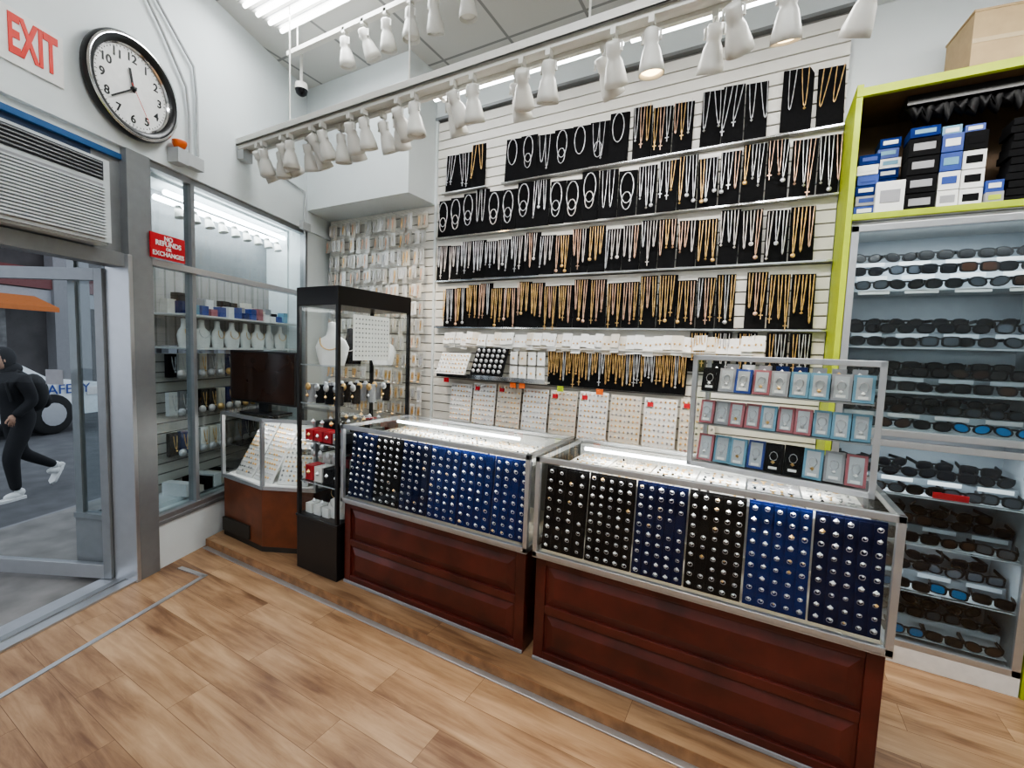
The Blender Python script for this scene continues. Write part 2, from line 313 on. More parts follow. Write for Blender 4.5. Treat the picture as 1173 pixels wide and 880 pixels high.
# ---------------------------------------------------------------- display counters
def ringboard(b,x,w,z0,z1,y,m,nc,nr,tilt=-6):
    X=Matrix.Translation((x,y,z0))@Matrix.Rotation(math.radians(tilt),4,'X'); H=z1-z0
    b.box((0,0,0),(w,.012,H),m,X)
    for i in range(nc):
        cx=w*(i+.5)/nc; b.box((cx-w/nc*.4,-.006,.008),(cx+w/nc*.4,0,H-.008),m,X)
        for j in range(nr):
            if random.random()<.03: continue
            cz=H*(j+.6)/(nr+.2)+ru(-.002,.002); R=.0078*ru(.85,1.2); c=[]
            for k in range(8):
                t=2*math.pi*k/8; c.append(X@Vector((cx+R*math.cos(t),-.010-.004*math.sin(t),cz+R*math.sin(t))))
            b.tube(c,.0018,silver,3,False,True); p=X@Vector((cx+ru(-.002,.002),-.017,cz+R*.6)); b.octa(p,ru(.0035,.0098),rc([gem,gem,silver,gem]) if random.random()<.92 else gold)
def counter(x0,x1,boards):
    g=grp('jewelry_display_counter'); yf=1.79; yb=2.35; z0=.056
    b=MB(); b.box((x0+.012,yf+.035,z0),(x1-.012,yb-.01,.555),mahog)
    xa,xb=x0+.012,x1-.012; yy=yf+.035
    b.box((xa,yy-.012,z0),(xa+.05,yy,.555),mahog); b.box((xb-.05,yy-.012,z0),(xb,yy,.555),mahog)
    for za,zb in [(z0,.105),(.29,.33),(.52,.555)]: b.box((xa+.05,yy-.012,za),(xb-.05,yy,zb),mahog)
    for za,zb in [(.105,.29),(.33,.52)]:
        i=.035
        o=[(xa+.06,za+.01),(xb-.06,za+.01),(xb-.06,zb-.01),(xa+.06,zb-.01)]; q=[(xa+.06+i,za+.01+i),(xb-.06-i,za+.01+i),(xb-.06-i,zb-.01-i),(xa+.06+i,zb-.01-i)]
        vs=[(p[0],yy-.001,p[1]) for p in o]+[(p[0],yy-.014,p[1]) for p in q]
        b.add(vs,[(0,1,5,4),(1,2,6,5),(2,3,7,6),(3,0,4,7),(4,5,6,7)],mahog)
    b.box((xa,yy-.02,z0),(xb,yy-.012,z0+.018),grayc)
    b.done('base',g,.003)
    b=MB(); t=.022
    for z in (.56,1.0):
        b.box((x0,yf,z),(x1,yf+t,z+.024),alu); b.box((x0,yb-t,z),(x1,yb,z+.024),alu)
        b.box((x0,yf,z),(x0+t,yb,z+.024),alu); b.box((x1-t,yf,z),(x1,yb,z+.024),alu)
    for x in (x0,x1-t):
        for y in (yf,yb-t): b.box((x,y,.56),(x+t,y+t,1.024),alu)
    b.box((x0,yf,.556),(x1,yb,.566),alu)
    b.done('frame',g,.002)
    b=MB(); b.box((x0+.01,yf+.02,.566),(x1-.01,yb-.01,.572),cream); b.box((x0+.02,yb-.035,.57),(x1-.02,yb-.03,1.0),paper)
    b.box((x0+.02,1.90,.925),(x1-.02,yb-.04,.931),glass)
    n=6; w=(x1-x0-.1)/n
    for i in range(n):
        xx=x0+.05+w*i; y0=1.91; zz=.932
        b.box((xx,y0,zz),(xx+w*.96,y0+.38,zz+.02),rc([paper,cream,paper,grayc]))
        for a in range(5):
            for c in range(8): 
                px=xx+.012+(w*.92-.02)*(a+.5)/5; py=y0+.03+.045*c
                if random.random()<.5: b.tube([(px-.010,py,zz+.022),(px,py-.010,zz+.022),(px+.010,py,zz+.022)],.003,rc([gold,silver,aluD]),4)
                else: b.octa((px,py,zz+.024),.007,rc([gold,gold,silver,velvet]))
    b.done('interior_shelf_and_trays',g)
    b=MB(); n=len(boards); w=(x1-x0-.05)/n
    for i,(m,nc,nr) in enumerate(boards): ringboard(b,x0+.025+w*i+.004,w-.008,.59,.975,yf+.035,m,nc,nr)
    b.done('ring_boards',g)
    b=MB(); b.box((x0+t,yf+.008,.584),(x1-t,yf+.012,1.0),glass); b.box((x0+.004,yf+.004,1.024),(x1-.004,yb-.004,1.031),gtop)
    for x in (x0+.008,x1-.012): b.box((x,yf+t,.584),(x+.004,yb-t,1.0),glass)
    b.done('glass',g)
    b=MB(); b.tube([(x0+.1,2.16,1.008),(x1-.25,2.16,1.008)],.009,tubeM,8); b.done('light_tube',g)
    area('counter_light',((x0+x1)/2,1.865,1.015),x1-x0-.2,.02,8,(math.radians(-25),0,0),(1,.99,.96),g)
    area('counter_light',((x0+x1)/2,2.16,.997),x1-x0-.3,.02,6,(0,0,0),(1,.97,.9),g)
    return g
counter(-2.14,-.885,[(navyD,4,10),(velvet,4,10),(navyD,4,10),(navy,4,10),(navy,4,9),(navy,4,10)])
counter(-.855,.435,[(velvet,4,9),(velvet,5,10),(navyD,5,10),(velvet,5,10),(navy,5,9),(navyD,5,9)])
# ---------------------------------------------------------------- pendant case on the counter
g=grp('countertop_pendant_case',(-.25,2.03,1.032)); g.rotation_euler=(0,0,math.atan2(-.12,.62))
W=.635;H=.475;Dp=.22
b=MB(); t=.02
for x in (0,W-t):
    for y in (0,Dp-t): b.box((x,y,0),(x+t,y+t,H),alu)
for z in (0,H-.022):
    for y in (0,Dp-t): b.box((0,y,z),(W,y+t,z+.022),alu)
    for x in (0,W-t): b.box((x,0,z),(x+t,Dp,z+.022),alu)
b.done('frame',g,.002)
b=MB(); b.box((t,.006,.02),(W-t,.009,H-.02),glass); b.box((.006,t,.02),(.009,Dp-t,H-.02),glass); b.box((W-.009,t,.02),(W-.006,Dp-t,H-.02),glass); b.box((.01,.01,H-.006),(W-.01,Dp-.01,H-.001),glass)
b.box((.01,.01,.0),(W-.01,Dp-.01,.01),grayc); b.done('glass',g)
b=MB()
fr=[[velvet,grayc,blue,pink,grayc,sky,sky,grayc,sky],[pink,grayc,pink,pink,sky,pink,pink,sky,sky,sky],[pink,sky,sky,blue,velvet,velvet,sky,grayc,pink]]
mid=pm('insert_grey',(.42,.45,.48),.6)
for r,z in enumerate((.325,.185,.022)):
    zz=z; n=len(fr[r]); w=(W-.05)/n
    for i,m in enumerate(fr[r]):
        x=.025+w*i; X=Matrix.Translation((x,.05+.01*(i%2),zz))@Matrix.Rotation(math.radians(-14),4,'X'); h=.10 if r<2 else .115
        b.box((0,0,0),(w*.95,.02,h),m,X); b.box((.009,-.002,.009),(w*.95-.009,0,h-.009),mid if m is not velvet else velvet,X)
        b.box((w*.25,-.003,.012),(w*.7,-.002,.022),paper,X)
        X2=X@Matrix.Translation((w*.47,-.004,h*.55)); pts=[X2@Vector((.014*math.sin(a),0,.018*math.cos(a))) for a in [k*math.pi/4 for k in range(8)]]; b.tube(pts,.0014,silver,4,False,True); b.octa(X2@Vector((0,-.003,-.024)),.008,rc([silver,gem,gold]))
    b.box((.03,.11,z),(W-.03,Dp-.03,z+.075),darkin if r<2 else grayc)
    if r<2: b.box((.025,.04,z-.008),(W-.025,Dp-.03,z-.003),aluD)
for i in range(9): b.box((.04+.062*i,.13,.40),(.085+.062*i,.15,.44),rc([grayc,velvet,paper,navy])); b.octa((.062+.062*i,.125,.42),.008,rc([gold,silver]))
b.done('pendant_boxes',g)
# ---------------------------------------------------------------- black tower case
g=grp('black_glass_display_tower'); x0,x1,y0,y1=-2.525,-2.150,1.775,2.39; z0=.056; zt=1.835
b=MB(); b.box((x0,y0,z0),(x1,y1,.40),black); b.box((x0,y0,zt-.11),(x1,y1,zt),black); b.box((x0-.006,y0-.006,.395),(x1+.006,y1,.41),black)
t=.022
for x in (x0,x1-t):
    for y in (y0,y1-t): b.box((x,y,.40),(x+t,y+t,zt-.1),black)
b.done('cabinet',g,.003)
b=MB()
for y in (y0+.004,y1-.008): b.box((x0+t,y,.41),(x1-t,y+.004,zt-.11),glass)
for x in (x0+.004,x1-.008): b.box((x,y0+t,.41),(x+.004,y1-t,zt-.11),glass)
for z in (.62,.88,1.12,1.36): b.box((x0+.01,y0+.01,z),(x1-.01,y1-.01,z+.006),glass); b.box((x0+.02,y0+.012,z),(x1-.02,y0+.016,z+.006),acl)
b.done('glass',g)
def bust(b,x,y,z,s=1,m=None,rot=0,ch=None):
    m=m or pearl; X=Matrix.Translation((x,y,z))@Matrix.Rotation(rot,4,'Z')@Matrix.Scale(s,4)
    rings=[(0,.07,.03),(.05,.085,.035),(.10,.095,.035),(.14,.075,.03),(.165,.035,.022),(.2,.026,.02),(.235,.024,.02),(.24,.001,.001)]
    n=14; vs=[X@Vector((a*math.cos(2*math.pi*j/n),c*math.sin(2*math.pi*j/n)+.25*(.24-h)*-.1,h)) for h,a,c in rings for j in range(n)]
    b.add(vs,[(i*n+j,i*n+(j+1)%n,(i+1)*n+(j+1)%n,(i+1)*n+j) for i in range(len(rings)-1) for j in range(n)],m,True)
    if ch:
        pts=[X@Vector((.05*math.sin(a)*1.1,-.038-.002*math.cos(a),.135-.05*math.cos(a))) for a in [(-1+2*i/12)*1.9 for i in range(13)]]; b.tube(pts,.003*s,ch,5)
b=MB()
bust(b,-2.30,1.86,1.366,1.1,paper,.5,gold); bust(b,-2.44,2.12,1.366,1.0,velvet,.5,silver); bust(b,-2.28,2.26,1.366,.95,paper,.5,gold); bust(b,-2.45,1.95,1.366,.7,velvet,.5,gold)
for i in range(4):
    for j in range(4): b.tube([(-2.47+.085*i,1.84+.13*j,1.126),(-2.47+.085*i,1.84+.13*j,1.24)],.026,rc([velvet,velvet,grayc]),8); b.ball((-2.47+.085*i,1.815+.13*j,1.225),.024,rc([silver,gold,silver]),(1,.5,1)); b.octa((-2.47+.085*i,1.81+.13*j,1.17),.012,rc([gold,gem]))
for i in range(4):
    for j in range(4): b.box((-2.5+.085*i,1.82+.13*j,.886),(-2.43+.085*i,1.92+.13*j,.95+.03*(j%2)),rc([red,velvet,paper,paper,grayc])); b.octa((-2.465+.085*i,1.85+.13*j,1.0),.018,rc([gold,silver])); b.octa((-2.465+.085*i,1.815+.13*j,.92),.014,rc([gold,silver]))
for i in range(4):
    for j in range(4): b.box((-2.5+.085*i,1.82+.13*j,.626),(-2.43+.085*i,1.91+.13*j,.72+.04*(j%2)),rc([red,velvet,paper,grayc,paper])); b.octa((-2.465+.085*i,1.815+.13*j,.68),.016,rc([gold,silver]))
for i in range(5): b.ball((-2.48+.07*i,1.86,.79),.024,silver,(1,.4,1))
bust(b,-2.24,1.87,.41,.8,paper,.3,silver); bust(b,-2.4,2.0,.41,.75,velvet,.3,gold)
for i in range(3): b.box((-2.5+.08*i,1.82,.41),(-2.44+.08*i,1.9,.47),paper); b.octa((-2.47+.08*i,1.86,.48),.016,silver)
X=Matrix.Translation((x1-.018,1.90,1.40))
b.box((0,0,0),(.003,.30,.28),paper,X)
for i in range(11):
    for j in range(9): b.octa(X@Vector((.006,.02+.026*i,.03+.028*j)),.006,aluD)
b.done('jewellery_contents',g)
area('tower_fill_light',(-2.34,2.02,zt-.115),.25,.3,7,(0,0,0),(1,1,1),g)  # fill lamp added under the header to brighten the tower contents
# ---------------------------------------------------------------- left corner case
g=grp('corner_display_case'); poly=[(-3.41,1.79),(-2.90,1.77),(-2.56,1.93),(-2.56,2.36),(-3.62,2.36)]
def inset(p,d):
    cx=sum(a for a,_ in p)/len(p); cy=sum(c for _,c in p)/len(p); return [(a+(cx-a)*d,c+(cy-c)*d) for a,c in p]
b=MB(); b.prism(inset(poly,.03),.056,.49,brownw); b.box((-3.38,1.772,.10),(-3.05,1.795,.20),darkin); b.prism(inset(poly,.02),.056,.09,darkin); b.done('base',g,.003)
b=MB()
for z in (.49,.955):
    for i in range(5):
        p=Vector(poly[i]);q=Vector(poly[(i+1)%5]); dd=(q-p).normalized(); nn=Vector((-dd.y,dd.x))*.022
        b.prism([tuple(p),tuple(q),tuple(q+nn),tuple(p+nn)],z,z+.024,alu)
for i in range(5): b.box((poly[i][0]-.011,poly[i][1],.49),(poly[i][0]+.011,poly[i][1]+.022,.975),alu)
b.done('frame',g)
b=MB()
for i in range(5):
    p=Vector(poly[i]);q=Vector(poly[(i+1)%5]); dd=(q-p).normalized(); nn=Vector((-dd.y,dd.x))
    b.prism([tuple(p+nn*.006),tuple(q+nn*.006),tuple(q+nn*.01),tuple(p+nn*.01)],.51,.957,glass)
b.prism(inset(poly,.01),.975,.981,gtop)
b.prism(inset(poly,.12),.74,.745,glass)
b.done('glass',g)
b=MB(); b.prism(inset(poly,.05),.492,.51,paper)
for k,(x,y,a) in enumerate([(-3.36,1.86,-.05),(-3.12,1.85,-.03),(-2.86,1.86,.42)]):
    X=Matrix.Translation((x,y,.515))@Matrix.Rotation(a,4,'Z')@Matrix.Rotation(math.radians(-30),4,'X')
    b.box((0,0,0),(.22,.008,.44),paper,X)
    for i in range(7):
        for j in range(12): b.octa(X@Vector((.02+.029*i,-.006,.03+.033*j)),.010,rc([gold,silver] if k==1 else [aluD,silver,gold]))
for i in range(8): b.ball((-3.33+.1*i,2.05,.77),.03,rc([gold,silver,pearl]),(1,.6,.8))
b.done('earring_boards',g)
area('case_light',(-3.05,1.95,.95),.8,.05,5,(math.radians(-10),0,0),(1,1,1),g)
g=grp('flat_screen_monitor',(-3.39,1.86,.982)); g.rotation_euler=(0,0,.10)
b=MB(); b.box((0,-.015,.075),(.66,.02,.445),black); b.box((.15,0,.12),(.5,.045,.35),black); b.box((.28,.0,.01),(.38,.03,.2),black); b.box((.16,-.06,0),(.5,.10,.014),black); b.done('body',g,.004)
b=MB(); b.box((.012,-.017,.09),(.648,-.015,.432),screen); b.done('screen',g)
# ---------------------------------------------------------------- sunglasses cabinet
g=grp('sunglasses_display_cabinet'); x0,x1,yf,yb=.355,1.13,2.82,YW-.002
b=MB()
b.box((x0,yf,.0),(x1,yb,.09),paper); b.box((x0,yb-.02,.09),(x1,yb,2.19),cabk); b.box((x0,yf+.03,.09),(x0+.015,yb,2.19),acl); b.box((x1-.015,yf+.03,.09),(x1,yb,2.19),acl)
b.box((x0,yf+.03,2.17),(x1,yb,2.20),paper)
for za,zb in ((.09,1.12),(1.14,2.18)):
    t=.032
    b.box((x0,yf,za),(x0+t,yf+.03,zb),alu); b.box((x1-t,yf,za),(x1,yf+.03,zb),alu); b.box((x0,yf,za),(x1,yf+.03,za+t),alu); b.box((x0,yf,zb-t),(x1,yf+.03,zb),alu)
b.box((x1-.07,yf-.02,1.0),(x1-.05,yf,1.08),chrome); b.box((x1-.07,yf-.02,1.2),(x1-.05,yf,1.28),chrome)
b.done('frame',g,.002)
b=MB()
b.box((x0+.03,yf+.012,.12),(x1-.03,yf+.016,1.09),glassD); b.box((x0+.03,yf+.012,1.17),(x1-.03,yf+.016,2.15),glassD)
shelves=[.13,.37,.61,.85,1.175,1.36,1.58,1.86]
for z in shelves[1:]: b.box((x0+.015,yf+.035,z-.006),(x1-.015,yb-.02,z),glass); b.box((x0+.015,yf+.033,z-.005),(x1-.015,yf+.036,z-.001),acl)
b.done('glass',g)
def shades(b,x,y,z,lens,s=1,rot=0,kind=0):
    X=Matrix.Translation((x,y,z))@Matrix.Rotation(rot,4,'Z')@Matrix.Scale(s,4); p=[.8,.55,1.0][kind]
    def S(v): return math.copysign(abs(v)**p,v)
    for sx in (-1,1):
        for rr,yy,th,m in ((1.16,.0,.004,frB),(.86,-.003,.004,lens)):
            P=[(sx*.036+.029*rr*S(math.cos(a)),.021*rr*S(math.sin(a))+.024+(.004*math.cos(a)*sx if kind==2 else 0)) for a in [2*math.pi*k/12 for k in range(12)]]
            XX=X@Matrix.Translation((0,yy,0))@Matrix.Rotation(math.pi/2,4,'X'); b.prism(P,0,th,m,XX)
        b.box((sx*.069-.003,0,.028),(sx*.069+.003,.12,.042),frB,X)
    b.box((-.012,-.005,.032),(.012,.002,.040),frB,X)
b=MB()
for si,z in enumerate(shelves):
    topm=si==7; nr=3 if topm else 2
    for r in range(nr):
        st=.082 if topm else .07; zz=z+r*st+.004; yy=yf+.055+r*.085
        b.box((x0+.03,yy-.005,z),(x1-.03,yy+.08,zz-.001),acl if topm or r==0 or si in(0,4) else acr)
        if topm or r==1: 
            for i in range(4): b.box((x0+.055+.182*i,yy-.022,zz-.022),(x0+.18+.182*i,yy-.02,zz-.002),paper if topm or si in(3,4) else acl)
        for i in range(5):
            m=rc([lensB,lensG,lensB,lensN,lensB]) if topm else rc([lensB,lensB,lensG,lensB,lensN,lensB,lensG])
            if si==1 and r==0 and i in(0,1,3) or si==4 and r==0 and i in(3,4) or si==0 and r==0 and i==2: m=lensBl
            shades(b,x0+.105+.141*i+ru(-.01,.01),yy+.0,zz+ru(0,.004),m,.98+ru(0,.08),ru(-.3,.3),rc([0,1,2]))
        if si<7 and r==1: 
            for i in range(4): shades(b,x0+.12+.17*i,yy+.07,zz+.03,lensB,1.05,ru(-.4,.4),rc([0,1,2]))
b.box((x0+.42,yf+.035,.855),(x0+.55,yf+.038,.885),red)
b.done('sunglasses',g)
for z,p in ((2.13,9),(1.84,3),(1.08,7),(.59,3)): area('cabinet_light',((x0+x1)/2,yf+.045,z),.65,.02,p,(math.radians(12),0,0),(.93,.97,1),g)  # the weaker under-shelf lamps are added to brighten the sunglasses
b=MB(); xr=1.75; yq=YW-.002
b.box((.325,yf-.005,0),(.352,yq,2.86),lime); b.box((.325,yf-.01,2.80),(xr,yf+.015,2.84),lime); b.box((.352,yf+.015,2.80),(xr,yq,2.84),darkwood)
b.box((.352,yf-.01,2.205),(xr,yf+.01,2.235),lime); b.box((.352,yf+.01,2.205),(xr,yq,2.23),paper); b.box((.352,yq-.01,2.23),(xr,yq,2.8),darkwood)
b.box((1.135,yf-.005,0),(1.165,yq,2.20),lime); b.box((1.165,yf+.2,0),(xr,yf+.21,2.2),grayc); b.box((xr-.03,yf,0),(xr,yq,2.85),lime)
b.done('lime_green_storage_shelf',bevel=.002)
g=grp('boxed_stock_on_shelf'); b=MB(); zb=2.236
def bx(xa,w,h,m,face=None,z=zb,y=2.86,d=.12):
    b.box((xa,y,z),(xa+w,y+d,z+h-.003),m)
    if face: b.box((xa+w*.15,y-.002,z+h*.3),(xa+w*.85,y,z+h*.7),face)
for k in range(6): bx(.36+.005*(k%2),.085,.05,[blue,grayc,navy,blue,paper,navy][k],paper if k%2==0 else blue,zb+.05*k)
for k in range(8): bx(.45+.006*(k%3),.085,.05,[navy,blue,grayc,navy,navy,paper,blue,navy][k],paper if k%3==1 else sky,zb+.05*k,2.95)
bx(.44,.11,.15,paper,grayc,zb,2.83,.10)
for k in range(4): bx(.555,.115,.085,velvet,grayc,zb+.086*k,2.86)
bx(.555,.11,.05,navy,sky,zb+.345,2.86)
for k in range(4): bx(.675,.075,.085,[paper,paper,blue,blue][k],[grayc,blue,sky,paper][k],zb+.086*k,2.86); bx(.755,.08,.085,[paper,paper,paper,velvet][k],velvet,zb+.086*k,2.87)
bx(.68,.07,.05,sky,paper,zb+.345,2.9); bx(.76,.07,.04,blue,paper,zb+.345,2.9)
bx(.84,.06,.055,grayc,lime,zb,2.85); bx(.84,.06,.055,blue,paper,zb+.055,2.86)
for k in range(11): bx(.905+.006*(k%3),.11,.033,velvet,None,zb+.034*k,2.87)
for k in range(12): bx(1.025+.005*(k%2),.11,.033,velvet,None,zb+.034*k,2.88)
for k in range(7): bx(1.15+.01*(k%2),.14,.05,[velvet,blue,paper][k%3],None,zb+.052*k,2.88)
b.done('boxes',g,.002)
b=MB()
for k in range(16): b.tube([(.56+.04*k,2.95,2.77-.02*(k%3)),(.58+.04*k,2.93,2.70-.015*(k%2)),(.60+.04*k,2.95,2.77)],.028,frB,6)
b.box((.54,2.9,2.755),(1.22,3.05,2.798),black); b.done('black_goggles',g)
b=MB(); X=Matrix.Translation((.74,2.86,2.841))@Matrix.Rotation(.12,4,'Z')
b.box((0,0,0),(.55,.25,.26),cardb,X); b.box((.0,-.002,.12),(.55,0,.14),pm('tape',(.5,.4,.26),.3),X); b.box((-.004,-.004,.255),(.554,.254,.265),cardb,X); b.done('cardboard_box',bevel=.004)
text('box_label','MADE\nIN CHINA',.05,X@Matrix.Translation((.3,-.003,.17))@Matrix.Rotation(math.pi/2,4,'X'),grayc,None,.0005).parent=D.objects['cardboard_box']
# ---------------------------------------------------------------- track lights
def lampmesh(bulb):
    b=MB(); b.T=Matrix.Diagonal((.92,.92,.95,1))
    b.lathe([(.001,.0),(.028,.0),(.034,-.01),(.034,-.055),(.030,-.065),(.040,-.085),(.056,-.15),(.060,-.185),(.056,-.185),(.050,-.15),(.034,-.10)],lampw,None,20)
    b.lathe([(.050,-.165),(.045,-.17),(.03,-.178),(.001,-.181)],bulb,None,16); b.lathe([(.052,-.155),(.050,-.165)],bulb,None,16)
    o=b.done('tmp'); me=o.data; D.objects.remove(o); return me
LM=[lampmesh(bulbO),lampmesh(bulbW)]
def lamp(parent,pos,tz,tilt,yaw,lit=0,drop=.07):
    X=Matrix.Translation(pos)@Matrix.Rotation(yaw,4,'Z')@Matrix.Rotation(tilt,4,'X')@Matrix.Translation((0,0,.03))
    o=D.objects.new('spot_head',LM[lit]); COL.objects.link(o); o.matrix_world=X; o.parent=parent
    b=MB(); x,y,z=pos; b.box((x-.012,y-.02,tz-.035),(x+.012,y+.02,tz),lampw); b.tube([(x,y,tz-.03),(x,y,z+.035),(x+.038,y,z+.02),(x+.038,y,z-.02)],.006,lampw,6); b.tube([(x-.038,y,z-.02),(x-.038,y,z+.02),(x,y,z+.035)],.006,lampw,6); b.ball((x,y,z+.0),.03,lampw)
    b.done('yoke',parent)
    if lit:
        l=D.lights.new('spot_bulb','SPOT'); l.energy=48; l.color=(1,.82,.6); l.spot_size=math.radians(75); l.spot_blend=.8; l.shadow_soft_size=.05
        q=D.objects.new('spot_bulb',l); COL.objects.link(q); q.matrix_world=X@Matrix.Translation((0,0,-.19)); q.parent=parent
g=grp('track_light_beam')
b=MB(); BY=2.06;BZ=2.95
b.box((-3.54,BY-.07,BZ-.0),(2.19,BY+.07,BZ+.012),lampw); b.box((-3.54,BY-.07,BZ),(2.19,BY-.06,BZ+.05),lampw); b.box((-3.54,BY+.06,BZ),(2.19,BY+.07,BZ+.05),lampw)
b.box((-3.54,BY-.055,BZ-.02),(2.19,BY-.03,BZ),lampw); b.box((-3.54,BY+.03,BZ-.02),(2.19,BY+.055,BZ),lampw)
for x in (-3.0,-1.9,-.8,.3,1.4): b.tube([(x,BY,BZ),(x,BY,CEIL-.001)],.006,lampw,6)
b.box((-1.9,BY+.12,BZ+.10),(1.7,BY+.24,BZ+.14),lampw)
for x in (-1.8,-.6,.6,1.6): b.box((x,BY+.05,BZ+.04),(x+.03,BY+.2,BZ+.11),lampw)
b.done('beam',g,.002)
b=MB()
for xa in (-1.88,-.66,.56): 
    for dy in (.15,.21): b.tube([(xa,BY+dy,BZ+.085),(xa+1.18,BY+dy,BZ+.085)],.015,tubeM,8)
b.done('fluorescent_tubes',g)
xs=[-3.38,-3.24,-3.10,-2.94,-2.78,-2.6,-2.42,-2.22,-2.02,-1.82,-1.62,-1.42,-1.20,-.98,-.74,-.50,-.26,0.0,.26,.55]
for i,x in enumerate(xs):
    lit={6:1,15:1,17:1}.get(i,0); yy=BY-.042 if i%2 else BY+.042
    lamp(g,(x,yy,BZ-.10),BZ-.015,math.radians([35,18,42,8,30,22][i%6]),math.radians([-10,15,0,25,-20][i%5]),lit)
    if (i%2==0 or i<9) and i<17: lamp(g,(x+.075,BY+.042 if i%2 else BY-.042,BZ-.10),BZ-.015,math.radians([50,10,38,25][i%4]),math.radians([20,-12,5][i%3]),0)
g=grp('upper_track_light'); b=MB(); b.box((-3.2,2.17,3.60),(-.9,2.21,3.63),lampw)
for x in (-3.1,-1.9,-1.0): b.tube([(x,2.19,3.62),(x,2.19,CEIL-.001)],.006,lampw,6)
b.done('rail',g)
for i,x in enumerate([-2.6,-2.42,-2.22,-2.02,-1.84,-1.6]): lamp(g,(x,2.19,3.53),3.62,math.radians([12,30,15,5,22,10][i]),math.radians([0,-20,15,0,20,0][i]))
def fixture(x,y,L,W,n,p):
    g=grp('ceiling_fluorescent_fixture'); b=MB(); b.box((x,y,CEIL-.05),(x+L,y+W,CEIL-.001),lampw)
    for i in range(n): b.box((x+.0,y+W*(i+.5)/n-.03,CEIL-.052),(x+L,y+W*(i+.5)/n-.026,CEIL-.046),aluD)
    b.done('housing',g)
    b=MB()
    for i in range(n): b.tube([(x+.03,y+W*(i+.5)/n,CEIL-.07),(x+L-.03,y+W*(i+.5)/n,CEIL-.07)],.014,tubeM,8)
    b.done('tubes',g); area('fixture_light',(x+L/2,y+W/2,CEIL-.10),L,W,p,(0,0,0),(.95,.98,1),g)
fixture(-3.28,1.85,1.2,.36,4,38); fixture(-1.6,.3,1.2,.34,4,70); fixture(.2,.5,1.2,.34,4,58); fixture(-.8,-1.3,1.2,.34,4,58)
area('beam_tube_light',(-.1,BY+.19,BZ+.05),3.6,.1,74,(math.radians(28),0,0),(1,.96,.90))
D.objects['beam_tube_light'].parent=D.objects['track_light_beam']
# ---------------------------------------------------------------- left wall items
g=grp('wall_clock'); CX=LW@Matrix.Translation((-.03,-.02,2.90))@Matrix.Rotation(math.pi/2,4,'X')
b=MB(); b.T=CX; R=.27
b.lathe([(R-.02,.0),(R+.004,.03),(R+.004,.05),(R-.004,.062)],black,None,64); b.lathe([(R-.004,.062),(R-.012,.066),(R-.018,.066)],chrome,None,64); b.lathe([(R-.018,.066),(R-.035,.064),(R-.052,.045)],black,None,64)
b.lathe([(R-.052,.045),(R-.060,.036)],chrome,None,64); b.lathe([(R-.058,.03),(.0001,.03)],paper,None,64)
for i in range(60):
    a=math.radians(6*i); r0=.203; L=.012 if i%5==0 else .006
    b.box((-.0015,r0-L,.03),(.0015,r0,.032),black,Matrix.Rotation(-a,4,'Z'))
b.box((-.006,-.02,.036),(.006,.105,.039),black,Matrix.Rotation(-math.radians(350),4,'Z')); b.box((-.004,-.02,.040),(.004,.165,.043),black,Matrix.Rotation(-math.radians(231),4,'Z')); b.box((-.001,-.03,.044),(.001,.17,.046),redx,Matrix.Rotation(-math.radians(150),4,'Z')); b.lathe([(.012,.03),(.012,.047),(.0001,.047)],black,None,12)
b.done('dial',g)
for h in range(1,13):
    a=math.radians(30*h); text('numeral_%d'%h,str(h),.062,CX@Matrix.Translation((.165*math.sin(a),.165*math.cos(a),.031)),black,g,.001,off=.001)
g=grp('exit_sign'); b=MB(); b.T=LW; b.box((-.645,-.03,2.715),(-.362,-.02,2.955),paper); b.done('board',g)
text('lettering','EXIT',.235,LW@Matrix.Translation((-.487,-.032,2.835))@Matrix.Rotation(math.pi/2,4,'X')@Matrix.Diagonal((.41,1,1,1)),redx,g,off=.007)
g=grp('no_refunds_sign'); b=MB(); b.T=LW; b.box((.06,-.045,1.985),(.30,-.037,2.135),red); b.done('board',g)
for t,z,s in (('NO',2.11,.038),('REFUNDS',2.078,.042),('OR',2.047,.026),('EXCHANGES',2.014,.038)): text('line',t,s,LW@Matrix.Translation((.18,-.047,z))@Matrix.Rotation(math.pi/2,4,'X'),paper,g,.001,off=.001)
g=grp('window_air_conditioner'); b=MB(); b.T=LW
s0,s1,za,zb=-.92,-.215,1.985,2.435
b.box((s0,-.07,za),(s1,.25,zb),acw); b.box((s0-.01,-.10,za+.01),(s1+.0,-.07,zb-.01),acw)
b.box((s0+.03,-.105,zb-.12),(s1-.035,-.098,zb-.025),acd)
for k in range(5): b.box((s0+.04,-.112,zb-.112+.018*k),(s1-.045,-.104,zb-.106+.018*k),aluD)
n=17
for k in range(n):
    z=za+.03+(zb-za-.18)*k/n; b.box((s0+.03,-.115,z),(s1-.035,-.10,z+.009),acw)
b.box((s0+.03,-.1015,za+.025),(s1-.035,-.10,zb-.14),grayc)
b.done('housing',g,.004)
b=MB(); b.T=LW; b.box((-1.1,.0,2.50),(-.06,.06,2.53),pm('blue_tape',(.02,.10,.26),.5)); b.box((-1.1,.01,2.53),(-.06,.06,2.57),white); b.box((-1.1,.02,1.97),(s0-.005,.05,2.50),aluD); b.box((s1+.005,.02,1.97),(-.06,.05,2.50),aluD); b.box((s0-.005,.02,zb+.01),(s1+.005,.05,2.5),pm('filler_blue',(.03,.05,.10),.5)); b.done('wall_filler_panel')
b=MB(); b.T=LW
b.box((-.06,-.03,0),(.085,.12,2.57),aluD); b.box((-.07,-.035,0),(-.045,.125,1.97),alu); b.box((-1.12,-.01,1.895),(-.06,.1,1.975),aluD); b.box((-1.12,-.01,0),(-1.06,.1,1.9),aluD)
b.done('trim_7',bevel=.003)
